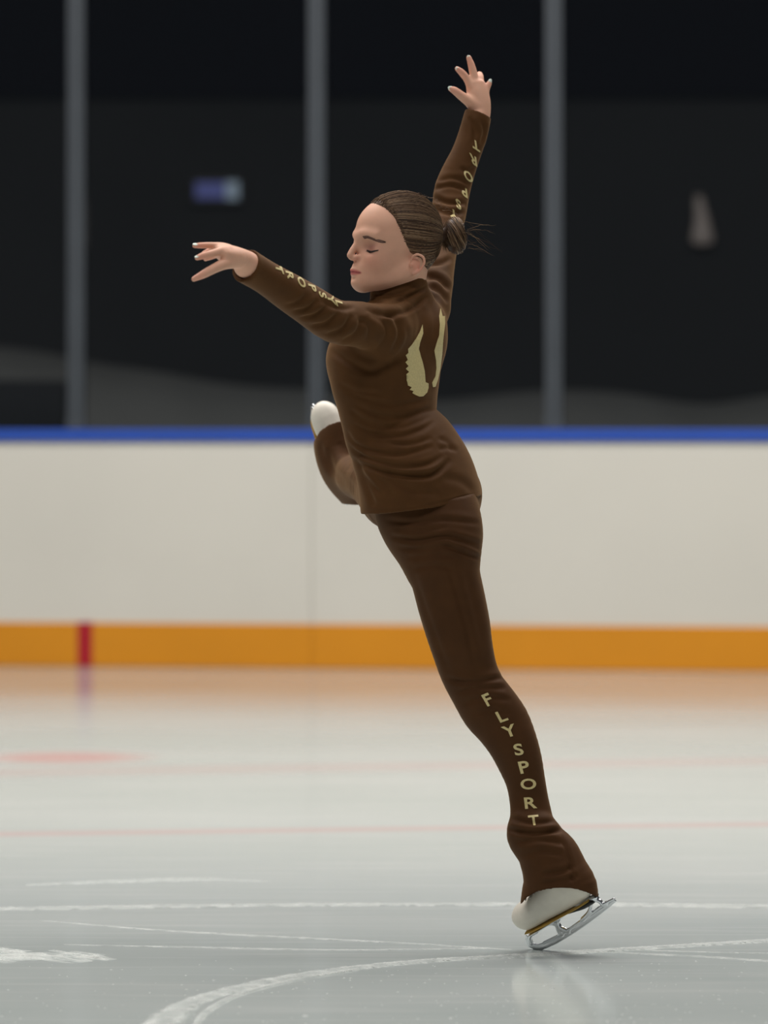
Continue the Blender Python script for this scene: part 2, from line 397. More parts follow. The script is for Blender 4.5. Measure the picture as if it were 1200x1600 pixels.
def nets(g, h, newton=2):
    """sparse surface nets of g at cell size h"""
    B = 8; lo = g.lo-2*h; n = np.ceil((g.hi-lo+2*h)/(B*h)).astype(int)
    bi = np.stack(np.meshgrid(*[np.arange(k) for k in n], indexing='ij'), -1).reshape(-1, 3)
    ctr = lo+(bi+.5)*B*h
    # group by coarse supercells so that the culling works
    sup = (bi//4); key = (sup[:, 0]*1000+sup[:, 1])*1000+sup[:, 2]; o = np.argsort(key, kind='stable'); bi = bi[o]; ctr = ctr[o]; key = key[o]
    cuts = np.flatnonzero(np.diff(key))+1; d = np.empty(len(bi))
    for seg in np.split(np.arange(len(bi)), cuts):
        q = ctr[seg]; d[seg] = g.d(q, q.min(0)-B*h, q.max(0)+B*h)
    act = np.abs(d) < B*h*.87*1.5+.002; bi = bi[act]; key = key[act]
    ax = np.arange(B+1); loc = np.stack(np.meshgrid(ax, ax, ax, indexing='ij'), -1).reshape(-1, 3)
    V = np.empty((len(bi), (B+1)**3), np.float32)
    for i in range(0, len(bi), 12):
        b = bi[i:i+12]; p = (lo+(b[:, None, :]*B+loc[None])*h).reshape(-1, 3)
        V[i:i+12] = g.d(p, p.min(0), p.max(0)).reshape(len(b), -1)
    V = V.reshape(-1, B+1, B+1, B+1); S = V < 0
    cnt = np.zeros((len(bi), B, B, B), np.int8)
    for dx in (0, 1):
        for dy in (0, 1):
            for dz in (0, 1): cnt += S[:, dx:dx+B, dy:dy+B, dz:dz+B]
    k, x, y, z = np.nonzero((cnt > 0) & (cnt < 8))
    gi = bi[k]*B+np.stack([x, y, z], 1)
    corner = np.stack([V[k, x+dx, y+dy, z+dz] for dx in (0, 1) for dy in (0, 1) for dz in (0, 1)], 1).astype(float)
    offs = np.array([(dx, dy, dz) for dx in (0, 1) for dy in (0, 1) for dz in (0, 1)], float)
    acc = np.zeros((len(k), 3)); num = np.zeros(len(k))
    for a in range(8):
        for b in range(a+1, 8):
            if np.abs(offs[a]-offs[b]).sum() != 1: continue
            va, vb = corner[:, a], corner[:, b]; m = (va < 0) != (vb < 0)
            t = np.where(m, va/np.where(m, va-vb, 1), 0)
            acc += np.where(m[:, None], offs[a]+(offs[b]-offs[a])*t[:, None], 0); num += m
    P = lo+(gi+acc/num[:, None])*h
    dim = n*B+4; K = ((gi[:, 0]+1)*dim[1]+(gi[:, 1]+1))*dim[2]+gi[:, 2]+1
    o = np.argsort(K); K = K[o]; P = P[o]; gi = gi[o]; corner = corner[o]
    faces = []
    s0 = corner[:, 0] < 0
    strd = (dim[1]*dim[2], dim[2], 1)
    for axis, ci in ((0, 4), (1, 2), (2, 1)):
        s1 = corner[:, ci] < 0; m = s0 != s1; idx = np.flatnonzero(m)
        a1, a2 = [(1, 2), (2, 0), (0, 1)][axis]
        kk = K[idx]; q = [kk, kk-strd[a1], kk-strd[a1]-strd[a2], kk-strd[a2]]
        r = []; ok = np.ones(len(idx), bool)
        for v in q:
            j = np.clip(np.searchsorted(K, v), 0, len(K)-1); ok &= K[j] == v; r.append(j)
        r = np.stack(r, 1)[ok]; fl = s0[idx][ok]
        r[~fl] = r[~fl][:, ::-1]; faces.append(r)
    Fc = np.vstack(faces)
    E = np.vstack([Fc[:, [0, 1]], Fc[:, [1, 2]], Fc[:, [2, 3]], Fc[:, [3, 0]]])
    def lap(P, w):
        A = np.zeros_like(P); c = np.bincount(E[:, 0], minlength=len(P))+np.bincount(E[:, 1], minlength=len(P))
        for d_ in range(3):
            A[:, d_] = np.bincount(E[:, 0], P[E[:, 1], d_], len(P))+np.bincount(E[:, 1], P[E[:, 0], d_], len(P))
        return P+w*(A/np.maximum(c, 1)[:, None]-P)
    P = lap(P, .5); P = lap(P, -.35) if newton else P
    P = lap(P, .5); P = lap(P, -.3) if newton else P
    return P, Fc, lap
def vnormals(P, Fc):
    n = np.cross(P[Fc[:, 2]]-P[Fc[:, 0]], P[Fc[:, 3]]-P[Fc[:, 1]]); N = np.zeros_like(P)
    for j in range(4):
        for d_ in range(3): N[:, d_] += np.bincount(Fc[:, j], n[:, d_], len(P))
    return N/np.maximum(np.linalg.norm(N, axis=1), 1e-12)[:, None]
def screen(P):
    return np.stack([600+F*P[:, 0]/P[:, 1], HZ-F*(P[:, 2]-CH)/P[:, 1]], 1)
def crease(P, N, curves, lo=None):
    """fabric folds: each curve is (points, depth in mm, width in px)"""
    q = screen(P); D_ = np.zeros(len(P)); face = np.clip(-N[:, 1]*1.6+.25, 0, 1)
    for pts, amp, w in curves:
        pts = np.array(pts, float); amp = amp*1.9
        if len(pts) > 2:       # smooth
            Q = np.vstack([2*pts[0]-pts[1], pts, 2*pts[-1]-pts[-2]]); R = []
            for i in range(1, len(Q)-2):
                for k in range(5):
                    t = k/5; p0, p1, p2, p3 = Q[i-1:i+3]
                    R.append(.5*((2*p1)+(-p0+p2)*t+(2*p0-5*p1+4*p2-p3)*t*t+(-p0+3*p1-3*p2+p3)*t**3))
            R.append(pts[-1]); pts = np.array(R)
        lo_ = pts.min(0)-4*w; hi_ = pts.max(0)+4*w
        idx = np.flatnonzero(((q > lo_) & (q < hi_)).all(1))
        if len(idx) == 0: continue
        qq = q[idx]; best = np.full(len(idx), 1e9); sg = np.zeros(len(idx)); par = np.zeros(len(idx))
        tot = np.linalg.norm(np.diff(pts, axis=0), axis=1).sum(); acc = 0
        for a, b in zip(pts[:-1], pts[1:]):
            ab = b-a; L_ = np.linalg.norm(ab)+1e-9; t = ab/L_; r = qq-a; h = np.clip(r@t, 0, L_)
            dd = r-h[:, None]*t; dist = np.hypot(dd[:, 0], dd[:, 1]); s_ = np.sign(t[0]*dd[:, 1]-t[1]*dd[:, 0])
            m = dist < best; best = np.where(m, dist, best); sg = np.where(m, s_*dist, sg); par = np.where(m, (acc+h)/tot, par); acc += L_
        tap = np.clip(np.minimum(par, 1-par)*5, 0, 1)**.7
        g = -np.exp(-(sg/w)**2)+.50*np.exp(-((sg+1.9*w)/(1.5*w))**2)+.30*np.exp(-((sg-1.7*w)/(1.3*w))**2)
        D_[idx] += amp*.001*g*tap
    return P+N*(D_*face)[:, None]

# ------------------------------------------------------------------ the skater's shape (pixel, pixel, depth) -> world
def st(px, py, dy, apx, b): return (W(px, py, dy), apx*(D+dy)/F, b)
TH = math.radians(30); LAT = np.array((-math.sin(TH), -math.cos(TH), 0)); FWD = np.array((-math.cos(TH), math.sin(TH), 0))
def torso_st(rows):
    r = []
    for py, xl, xr, lat in rows:
        h = (xr-xl)/2*D/F; s_, c_ = math.sin(TH), math.cos(TH)
        b = math.sqrt(max(h*h-(lat*s_)**2, .0016))/c_
        r.append((W((xl+xr)/2, py, 0), lat, b))
    return r
torso_rows = [(500, 596, 690, .105), (515, 575, 694, .120), (540, 532, 693, .132), (563, 514, 690, .136), (590, 516, 687, .136), (617, 524, 684, .130), (649, 532, 682, .122),
              (676, 538, 680, .118), (690, 542, 694, .124), (705, 547, 716, .134), (725, 553, 731, .145), (747, 558, 743, .150), (770, 561, 751, .154),
              (790, 563, 755, .155), (830, 566, 758, .155)]
near_arm = [st(600, 517, -.120, 37, .050), st(562, 507, -.165, 36, .050), st(523, 502, -.22, 34, .046), st(482, 476, -.28, 32, .041), st(452, 457, -.32, 30, .038),
            st(416, 434, -.375, 26.5, .034), st(384, 415, -.42, 27.5, .034), st(374, 409, -.435, 28, .034)]
far_arm = [st(672, 478, .09, 29, .045), st(680, 450, .13, 27, .042), st(684, 420, .18, 26, .040), st(690, 380, .25, 26, .039), st(701, 335, .32, 27, .039),
           st(706, 300, .345, 28, .037), st(715, 272, .355, 26, .035), st(728, 241, .365, 23, .032), st(738, 213, .375, 22.5, .031), st(745, 186, .38, 21.5, .031), st(750, 168, .385, 21, .030)]
def plane(p0, nrm):
    p0 = np.array(p0, float); nrm = np.array(nrm, float)/np.linalg.norm(nrm)
    return lambda p: (p-p0)@nrm
ax_n = near_arm[-1][0]-near_arm[-2][0]
nc = plane(W(383.5, 414, -.42), ax_n+np.array((0, .0, -.0)))
# raised cuff edge runs from (724,173) down to (767,186)
fc = plane(W(745, 177, .38), np.cross(W(767, 188, .38)-W(724, 172, .38), (0, -1, 0.15)))
if fc(np.array([W(745, 140, .38)]))[0] < 0: fc = plane(W(745, 177, .38), -np.cross(W(767, 188, .38)-W(724, 172, .38), (0, -1, .15)))
cc = plane(W(623, 443, 0), -np.cross(W(667, 430, 0)-W(579, 455, 0), (0, -1, 0.0)))
if cc(np.array([W(623, 400, 0)]))[0] < 0: cc = plane(W(623, 443, 0), np.cross(W(667, 430, 0)-W(579, 455, 0), (0, -1, 0.0)))
collar_st = [st(638, 505, 0, 50, .062), st(630, 485, 0, 52, .060), st(626, 468, 0, 48, .057), st(622, 445, 0, 44.5, .054), st(616, 425, 0, 44, .053)]
hemx = np.array([540, 565, 602, 681, 743, 753, 780]); hemy = np.array([803, 803.5, 803, 793, 778, 774, 768])
def hem_cut(p):
    q = screen(p); return (q[:, 1]-np.interp(q[:, 0], hemx, hemy))*D/F
def top_group(voff=0.0):
    items = [(Tube(torso_st(torso_rows), LAT, 4), 0, 'add'),
             (Tube([st(604, 514, -.11, 34, .040), st(636, 508, 0, 26, .042), st(668, 484, .09, 28, .038)], None, 4), .03, 'add'),
             (Ell(W(548, 560, .02), (.042, .075, .046)), .035, 'add'),
             (Ell(W(672, 520, .01), (.035, .07, .06)), .03, 'add'),
             (Tube(far_arm, None, 3, cut=fc), .03, 'add'),
             (Tube(near_arm, None, 3, cut=nc), .028, 'add'),
             (Tube(collar_st, None, 3, cut=cc), .010, 'add'),
             (Tube([st(394, 419, -.405, 22, .028), st(366, 404, -.445, 24, .030)], None, 1), .0, 'sub'),
             (Tube([st(742, 200, .376, 17, .026), st(752, 160, .386, 18, .027)], None, 1), .0, 'sub'),
             (Tube([st(627, 465, 0, 39, .049), st(612, 415, 0, 40, .05)], None, 1), .0, 'sub')]
    def post(p, r):
        hc_ = hem_cut(p); r2 = np.maximum(r, hc_)
        inner = np.maximum(r+.006, -(hc_+.03))
        return np.where(hc_ > -.06, np.maximum(r2, -inner), r2)
    return Group(items, post)

leg_rows = [(790, 606, 742, -.030, .085), (812, 603, 751, -.035, .09), (831, 608, 755, -.045, .088), (848, 615, 754, -.05, .085), (878, 630, 750.6, -.055, .08), (900, 641, 750.6, -.055, .077), (941, 652, 759, -.055, .07),
            (978, 663, 766, -.055, .064), (1011, 674, 770, -.055, .058), (1047, 687, 777, -.05, .053), (1076, 702, 789, -.05, .051), (1106, 719, 811, -.045, .052),
            (1130, 740, 828, -.04, .052), (1158, 760, 839, -.04, .051), (1188, 776, 847, -.035, .048), (1220, 790, 852, -.035, .043), (1250, 796, 857, -.037, .039),
            (1276, 797, 863, -.043, .039), (1298, 794, 866, -.05, .044)]
flare_rows = [(1288, 796, 862, -.050, .044), (1301, 791, 872, -.055, .049), (1314, 798, 882, -.060, .052), (1326, 806, 892, -.064, .054), (1340, 811, 906, -.068, .055), (1354, 815, 914, -.070, .056),
              (1370, 817, 922, -.071, .057), (1388, 817, 933, -.072, .058), (1402, 815, 934, -.072, .058), (1425, 812, 936, -.072, .058)]
def zst(rows): return [(W((xl+xr)/2, py, dy), (xr-xl)/2*(D+dy)/F, b) for py, xl, xr, dy, b in rows]
def ztube(rows, **k): return Tube(zst(rows), (1, 0, 0), 3, **k)
fl_x = np.array([790, 813, 824, 838, 856, 878, 898, 915, 931, 960]); fl_y = np.array([1418, 1414, 1402, 1394, 1389, 1387, 1389, 1394, 1401, 1404])
def flare_cut(p):
    q = screen(p); return (q[:, 1]-np.interp(q[:, 0], fl_x, fl_y))*D/F
far_leg = [st(690, 772, .05, 60, .085), st(655, 772, .16, 58, .082), st(622, 774, .27, 59, .076), (W(599, 766, .38), .062, .062), (W(578, 752, .47), .052, .052),
           (W(562, 745, .58), .050, .050), (W(552, 738, .66), .045, .045), (W(546, 735, .72), .045, .045)]
ff_rows = [(640, 505, 560, .745, .08), (660, 499, 565, .745, .085), (676, 493, 570, .745, .09), (690, 490, 575, .745, .093), (705, 492, 582, .745, .095), (722, 500, 588, .745, .096), (748, 516, 592, .74, .095),
           (766, 528, 592, .735, .09), (784, 541, 590, .73, .08)]
ffc = plane(W(490, 690, .72), (-(.66), 0, .76))   # cut above the line (490,690)-(530,659)
def ff_cut(p):
    q = screen(p); xx = [470, 490, 500, 514, 530, 545, 600]; yy = [700, 690, 673, 663, 658, 657, 650]
    return (np.interp(q[:, 0], xx, yy)-q[:, 1])*(D+.72)/F
def shell(cut, lo, hi, thick=.005, reach=.07):
    def post(p, r):
        c = cut(p); r2 = np.maximum(r, c); inner = np.maximum(r+thick, -(c+reach))
        return np.maximum(r2, -inner)
    return post
def legs_post(p, r):
    m = (p[:, 1] < D+.15) & (p[:, 2] > .9)
    if not m.any(): return r
    q = p[m]; t = TT.d(q, q.min(0), q.max(0)); r = r.copy(); r[m] = np.maximum(r[m], t+.004-2.0*np.maximum(hem_cut(q)+.012, 0)-2.5*np.maximum(q[:, 1]-D-.01, 0))
    return r
TT = Tube(torso_st(torso_rows), LAT, 4)
def legs_group():
    near_flare = Group([(Tube([(W((xl+xr)/2, py, dy), math.sqrt(max(((xr-xl)/2*(D+dy)/F)**2-(b*.45)**2, 1e-4))/.893, b) for py, xl, xr, dy, b in flare_rows], (.893, -.45, 0), 3), 0, 'add')], shell(flare_cut, 0, 0))
    far_flare = Group([(ztube(ff_rows, flat=True), 0, 'add')], shell(ff_cut, 0, 0, reach=.05))
    pelvis = Tube(torso_st([(715, 566, 700, .10), (735, 572, 716, .115), (760, 578, 732, .125), (790, 584, 738, .128), (806, 592, 742, .12)]), LAT, 3)
    return Group([(pelvis, 0, 'add'), (Tube(far_leg, None, 3), .03, 'add'), (ztube(leg_rows), .03, 'add'), (near_flare, .004, 'add'), (far_flare, .045, 'add')], legs_post)

# head local frame
YAW = math.radians(20)
HF = np.array((-math.cos(YAW), -math.sin(YAW), 0)); HL = np.array((math.sin(YAW), -math.cos(YAW), 0)); HU = np.array((0, 0, 1.0))
HO = W(632, 395, 0)
HR = np.stack([HF, HL, HU], 1)          # local (f,l,u) -> world: HR @ v
def H(f, l, u): return HO+HR@np.array((f, l, u), float)
def hloc(P): return (P-HO)@HR
def hE(f, l, u, rf, rl, ru, rot=None):
    return Ell(H(f, l, u), (rf, rl, ru), HR if rot is None else HR@rot)
def hT(pts, sub=3): return Tube([(H(*p[:3]), p[3], p[4] if len(p) > 4 else p[3]) for p in pts], None, sub)
def rot_l(a):   # rotation about lateral axis
    c, s_ = math.cos(a), math.sin(a); return np.array(((c, 0, s_), (0, 1, 0), (-s_, 0, c)))
head_items = [(hE(.006, 0, .043, .081, .073, .080), 0, 'add'), (hE(.050, 0, .045, .051, .053, .052), .03, 'add'),
              (hE(.044, 0, -.012, .056, .053, .056), .03, 'add'), (hE(.066, 0, -.046, .036, .033, .028), .03, 'add'), (hE(.0980, 0, -.0600, .0165, .016, .0130), .018, 'add'),
              (hE(.0965, 0, -.036, .0170, .022, .018), .014, 'add')]
for s_ in (1, -1):
    head_items += [(hT([(.006, s_*.056, -.040, .016), (.045, s_*.040, -.057, .013), (.090, s_*.013, -.065, .010)]), .028, 'add'),
                   (hE(.066, s_*.036, -.016, .023, .019, .022), .022, 'add'),
                   (hT([(.100, s_*.008, .0335, .0065), (.0965, s_*.026, .037, .0065), (.080, s_*.046, .033, .0065)]), .014, 'add'),
                   (hE(.1000, s_*.0365, .0085, .0200, .0185, .0120), .012, 'sub'),
                   (hE(.0695, s_*.0365, .0045, .0135, .0175, .0110), .005, 'add')]
head_items += [(hT([(.096, 0, .032, .0075), (.1035, 0, .018, .0068), (.1130, 0, .004, .0070), (.1185, 0, -.0065, .0075)]), .009, 'add'),
               (hE(.112, 0, -.013, .009, .0055, .005), .004, 'add')]
for s_ in (1, -1):
    head_items += [(hE(.1065, s_*.0095, -.0115, .0085, .0058, .0062), .005, 'add'), (hE(.111, s_*.006, -.0185, .004, .0026, .003), .002, 'sub')]
head_items += [(hT([(.0975, -.024, -.0420, .0020), (.1110, -.009, -.0370, .0036), (.1140, 0, -.0372, .0038), (.1110, .009, -.0370, .0036), (.0975, .024, -.0420, .0020)]), .004, 'add'),
               (hT([(.0975, -.022, -.0425, .0020), (.1095, -.009, -.0455, .0042), (.1122, 0, -.0466, .0046), (.1095, .009, -.0455, .0042), (.0975, .022, -.0425, .0020)]), .004, 'add'),
               (hE(.1175, 0, -.0540, .006, .012, .0030), .008, 'sub')]
for s_ in (1, -1):
    er = rot_l(-.25)
    head_items += [(hE(.003, s_*.069, -.029, .0120, .0060, .0180, er), .003, 'add'),
                   (hT([(.012, s_*.0725, -.018, .0022), (.010, s_*.0765, -.010, .0026), (.001, s_*.081, -.0065, .0028), (-.010, s_*.083, -.012, .0030), (-.013, s_*.082, -.023, .0028),
                        (-.008, s_*.079, -.035, .0028), (.000, s_*.0755, -.043, .0038), (.007, s_*.0715, -.046, .0034)]), .003, 'add'),
                   (hE(.001, s_*.0805, -.024, .0085, .0070, .0125), .002, 'sub'),
                   (hE(.013, s_*.0735, -.029, .0035, .0035, .0045), .003, 'add')]
neck = Tube([(H(.000, 0, -.02), .050, .050), st(626, 452, 0, 38, .048), st(632, 480, 0, 38, .050), st(640, 515, 0, 38, .05)], None, 3)

def fing(pts, k=.004): return (Tube([(W(*p[:3]), p[3]*(D+p[2])/F, (p[4] if len(p) > 4 else p[3])*(D+p[2])/F) for p in pts], None, 4), k, 'add')
near_hand = [(Tube([st(412, 432, -.385, 21, .024), st(394, 414, -.42, 16, .021), st(380, 405, -.435, 15.5, .023), st(362, 400, -.455, 16.5, .031), st(348, 394, -.468, 13, .033), st(342, 391, -.474, 9, .031)], None, 4), .012, 'add'),
             fing([(356, 388, -.448, 7), (345, 385, -.463, 6.2), (327, 383.5, -.478, 5.2), (314, 383.5, -.488, 4.7), (304, 384, -.496, 3.6)]),
             fing([(356, 392, -.478, 7.5), (344, 393, -.492, 6.6), (328, 397, -.505, 5.8), (316, 400, -.512, 5.4), (308, 403, -.516, 4.0)]),
             fing([(352, 388, -.435, 7), (340, 389, -.440, 5.8), (328, 392, -.444, 5), (318, 396, -.445, 3.8)]),
             fing([(352, 396, -.44, 6), (341, 397, -.435, 5.4), (330, 401, -.43, 4.8), (321, 405, -.425, 3.4)]),
             fing([(372, 409, -.46, 10), (352, 412, -.49, 9), (336, 419, -.505, 7.6), (319, 428, -.515, 6.6), (303, 436, -.52, 4.2)], .008)]
far_hand = [(Tube([st(742, 205, .374, 18, .022), st(751, 180, .383, 15, .018), st(749, 163, .386, 18, .016), st(746, 146, .389, 17.5, .014), st(744, 132, .392, 14.5, .011)], None, 4), .012, 'add'),
            fing([(743, 167, .383, 9), (732, 158, .378, 8.2), (720, 149, .374, 7), (711, 142, .371, 6), (704, 138.5, .37, 4.2)], .008),
            fing([(736, 136, .390, 7), (730, 124, .390, 6), (722, 114, .388, 5.6), (714.5, 107.5, .385, 4.0)]),
            fing([(742, 132, .393, 7), (740, 117, .396, 6.4), (736.5, 102, .398, 5.6), (732.5, 90, .398, 4.0)]),
            fing([(749, 134, .395, 7), (750, 123, .405, 6.2), (749, 117, .422, 5.4), (747, 118, .438, 4.0)]),
            fing([(757, 147, .392, 6.5), (761, 137, .395, 5.2), (764, 131, .397, 4.4), (765.5, 127, .398, 3.0)])]
def shrink(stations, g): return [(c, max(a-g, .004), max(b-g, .004)) for c, a, b in stations]
body_items = list(head_items)+[(neck, .012, 'add'),
    (Tube(shrink(torso_st(torso_rows[:-4]), .011), LAT, 3), .02, 'add'),
    (Tube([(W(655, 735, 0), .125, .085), (W(660, 775, 0), .115, .07)], LAT, 1), .03, 'add'),
    (Tube(shrink([st(604, 516, -.11, 34, .040), st(636, 512, 0, 26, .042), st(668, 488, .09, 28, .038)], .014), None, 3), .02, 'add'),
    (Tube(shrink(far_arm[:-1], .0125), None, 2), .02, 'add'), (Tube(shrink(near_arm[:-1], .010), None, 2), .02, 'add'),
    (Tube(shrink(zst(leg_rows[2:-1]), .008), (1, 0, 0), 2), .03, 'add'),
    (Tube(shrink(far_leg, .009), None, 2), .03, 'add')]+near_hand+far_hand
# ------------------------------------------------------------------ skates (local frame: x heel->toe, y to the wearer's left, z sole->instep)
class Foot:
    def __init__(s, origin, Fd, Ud):
        Fd = np.array(Fd, float); Fd /= np.linalg.norm(Fd); Ud = np.array(Ud, float); Ud -= Fd*np.dot(Ud, Fd); Ud /= np.linalg.norm(Ud)
        s.o = np.array(origin, float); s.R = np.stack([Fd, np.cross(Ud, Fd), Ud], 1)
    def w(s, P): return s.o+np.asarray(P)@s.R.T
    def l(s, P): return (np.asarray(P)-s.o)@s.R
p_, y_ = math.radians(26), math.radians(35)
FN = Foot(W(937, 1398, -.086), (-math.cos(p_)*math.cos(y_), math.cos(p_)*math.sin(y_), -math.sin(p_)), (-.54, -.07, .85))
FF = Foot(W(541, 769, .80), (-.32, .10, .93), (.35, -.95, .1))
def pl(px, py):     # photo point on the near skate's mid plane -> local
    best = None
    n = FN.R[:, 1]; o = np.array((0, 0, CH)); r = np.array(((px-600)/F, 1, -(py-HZ)/F))
    t = np.dot(FN.o-o, n)/np.dot(r, n); q = FN.l(o+r*t); return (q[0], 0.0, q[2])
def LT(pts, k=0, sub=3):
    """blade piece: (px, py, width px, half thickness m)"""
    return (Tube([(pl(a, b), w*.5/640, t) for a, b, w, t in pts], None, sub), k, 'add')
runner = [LT([(824, 1468, 5, .0022), (829, 1476, 9, .0022), (840, 1480, 10, .0022), (852, 1477, 10, .0022), (868, 1470, 10, .0022), (886, 1460, 9, .0022),
              (905, 1448, 8.5, .0022), (925, 1434, 8, .0022), (944, 1420, 6.5, .0022), (961, 1407, 5, .002)], 0),
          LT([(824, 1462, 4, .002), (824, 1472, 6, .0022), (828, 1479, 5, .0022)], .002)]
mount = [LT([(831, 1459, 3.5, .014), (850, 1447, 3.5, .018), (878, 1430, 3.5, .016)], 0, 2),
         LT([(829, 1474, 8, .005), (828, 1465, 6, .007), (833, 1459, 6, .010), (842, 1453, 5, .014)], .006),
         LT([(876, 1433, 7, .012), (871, 1441, 5, .007), (872, 1452, 6, .005), (879, 1461, 9, .004)], .006),
         LT([(862, 1441, 5, .012), (871, 1444, 5, .006), (877, 1450, 6, .005), (890, 1456, 7, .004)], .006),
         LT([(902, 1412, 3.5, .014), (918, 1406, 3.5, .014), (932, 1400, 3.5, .012)], 0, 2),
         LT([(920, 1405, 7, .010), (923, 1414, 5, .006), (920, 1426, 6, .005), (911, 1437, 8, .004)], .006),
         LT([(928, 1403, 7, .010), (937, 1408, 6, .006), (942, 1413, 6, .005), (948, 1412, 8, .004)], .006),
         LT([(850, 1473, 4, .004), (880, 1458, 4, .004), (912, 1436, 4, .004), (944, 1413, 4, .003), (960, 1404, 3, .003)], .003)]
sx, sz = pl(818, 1461)[0], 0
boot_items = [(Ell((.166, 0, .032), (.043, .0325, .030)), 0, 'add'),
              (Tube([((.175, 0, .027), .024, .029), ((.13, 0, .034), .033, .033), ((.09, 0, .042), .042, .029), ((.05, 0, .045), .044, .027), ((.024, 0, .040), .034, .025)], (0, 0, 1), 3), .012, 'add'),
              (Tube([((.045, 0, .045), .040, .027), ((.045, 0, .09), .032, .026), ((.048, 0, .120), .031, .026)], (1, 0, 0), 3), .02, 'add')]
def boot_post(p, r): return np.maximum(r, .004-p[:, 2])
def skate(parent, Ft, label):
    g = Group(boot_items, boot_post); P, Fc, _ = nets(g, .0026)
    b = link('boot', Ft.w(P), Fc, M['boot'], parent)
    g = Group([(Tube([((.196, 0, 0), .0026, .016), ((.17, 0, 0), .0026, .028), ((.13, 0, 0), .0026, .030), ((.09, 0, 0), .0026, .027), ((.045, 0, .001), .0026, .026), ((.022, 0, .002), .0026, .020)], (0, 0, 1), 3), 0, 'add')])
    P, Fc, _ = nets(g, .0016); link('sole', Ft.w(P), Fc, M['sole'], b)
    g = Group([(Tube([((.078, 0, -.001), .004, .020), ((.060, 0, -.002), .006, .022), ((.040, 0, -.003), .008, .023), ((.020, 0, -.003), .007, .020)], (0, 0, 1), 3), 0, 'add')])
    P, Fc, _ = nets(g, .002); link('heel', Ft.w(P), Fc, M['heel'], b)
    P, Fc, _ = nets(Group(mount), .0015); bl = link('blade_mount', Ft.w(P), Fc, M['steel'], b)
    P, Fc, _ = nets(Group(runner), .0013); link('blade', Ft.w(P), Fc, M['steel'], b)
    # laces across the instep
    it = []
    for i in range(5):
        s = .088+i*.013; z = .088-(s-.088)*.28
        for q in (1, -1):
            it.append((Tube([((s-.006, q*-.020, z-.010), .0014, .0014), ((s, 0, z-.000), .0014, .0014), ((s+.006, q*.020, z-.010), .0014, .0014)], None, 3), 0, 'add'))
    P, Fc, _ = nets(Group(it), .0013); link('laces', Ft.w(P), Fc, M['lace'], b)
    b.name = 'ice_skate'; b['label'] = label
    return b

body_items += [(Tube([(W(836, 1290, -.03), .028, .026), (W(850, 1340, -.045), .026, .024), (FN.w((.045, 0, .05)), .026, .022), (FN.w((.09, 0, .036)), .020, .024), (FN.w((.165, 0, .030)), .013, .022)], None, 3), .02, 'add'),
               (Tube([(W(549, 737, .66), .03, .03), (FF.w((.05, 0, .06)), .026, .024), (FF.w((.09, 0, .04)), .020, .024), (FF.w((.165, 0, .030)), .013, .022)], None, 3), .02, 'add')]

# ------------------------------------------------------------------ the person
import time
T0 = time.time()
P, Fc, lap = nets(Group(body_items), .0021)
q = hloc(P); sk = np.array(srgb(216, 166, 140)[:3]); tint = np.tile(sk, (len(P), 1))
def blend(mask, col):
    global tint
    c = np.array(srgb(*col)[:3]); tint = tint*(1-mask[:, None])+c*mask[:, None]
def gs(c, r): return np.exp(-(((q-np.array(c))/np.array(r))**2).sum(1))
inhead = (np.abs(q) < .14).all(1)
for s_ in (1, -1):
    blend(.40*gs((.085, s_*.040, -.020), (.03, .02, .018))*inhead, (214, 138, 118))
    blend(.50*gs((.000, s_*.078, -.029), (.02, .008, .022))*inhead, (206, 124, 108))
    blend(.55*gs((.085, s_*.034, .0085), (.02, .016, .008))*inhead, (192, 122, 116))
    blend(.45*gs((.109, s_*.010, -.015), (.008, .007, .006))*inhead, (200, 124, 108))
lc = -.0410-.0025*np.clip(np.abs(q[:, 1])/.024, 0, 1)**2
lip = np.where((q[:, 0] > .09) & (np.abs(q[:, 1]) < .0245), np.exp(-((q[:, 2]-lc)/(.0062*np.sqrt(np.clip(1-(q[:, 1]/.0245)**2, 0, 1))+.0002))**4), 0)
blend(lip*inhead*.85, (186, 84, 88))
blend(np.where(np.abs(q[:, 1]) < .023, np.exp(-((q[:, 2]-lc)/.0012)**2), 0)*(q[:, 0] > .09)*inhead*.8, (96, 30, 34))
# fingertips a little pinker
for lst in (near_hand, far_hand):
    for t_, _, _ in lst[1:]:
        c = t_.segs[-2].c0; dd = np.linalg.norm(P-c, axis=1); blend(.35*np.exp(-(dd/.016)**2), (222, 140, 122))
person = link('person', P, Fc, M['skin'], None, tint=tint)
person['label'] = 'girl figure skater in brown tracksuit, one arm raised, balancing on one blade tip'
person['category'] = 'person'
BASE = Vector(W(842, 1486, 0)); BASE.z = 0
person.data.transform(Matrix.Translation(-BASE)); person.location = BASE
INV = Matrix.Translation(-BASE)
def pchild(o): o.parent = person; o.matrix_parent_inverse = INV; return o
print('body', len(P), time.time()-T0)
headP, headF, _ = nets(Group([i for i in head_items]), .004)
headbvh = BVHTree.FromPolygons([tuple(v) for v in headP], [tuple(int(i) for i in f) for f in headF])

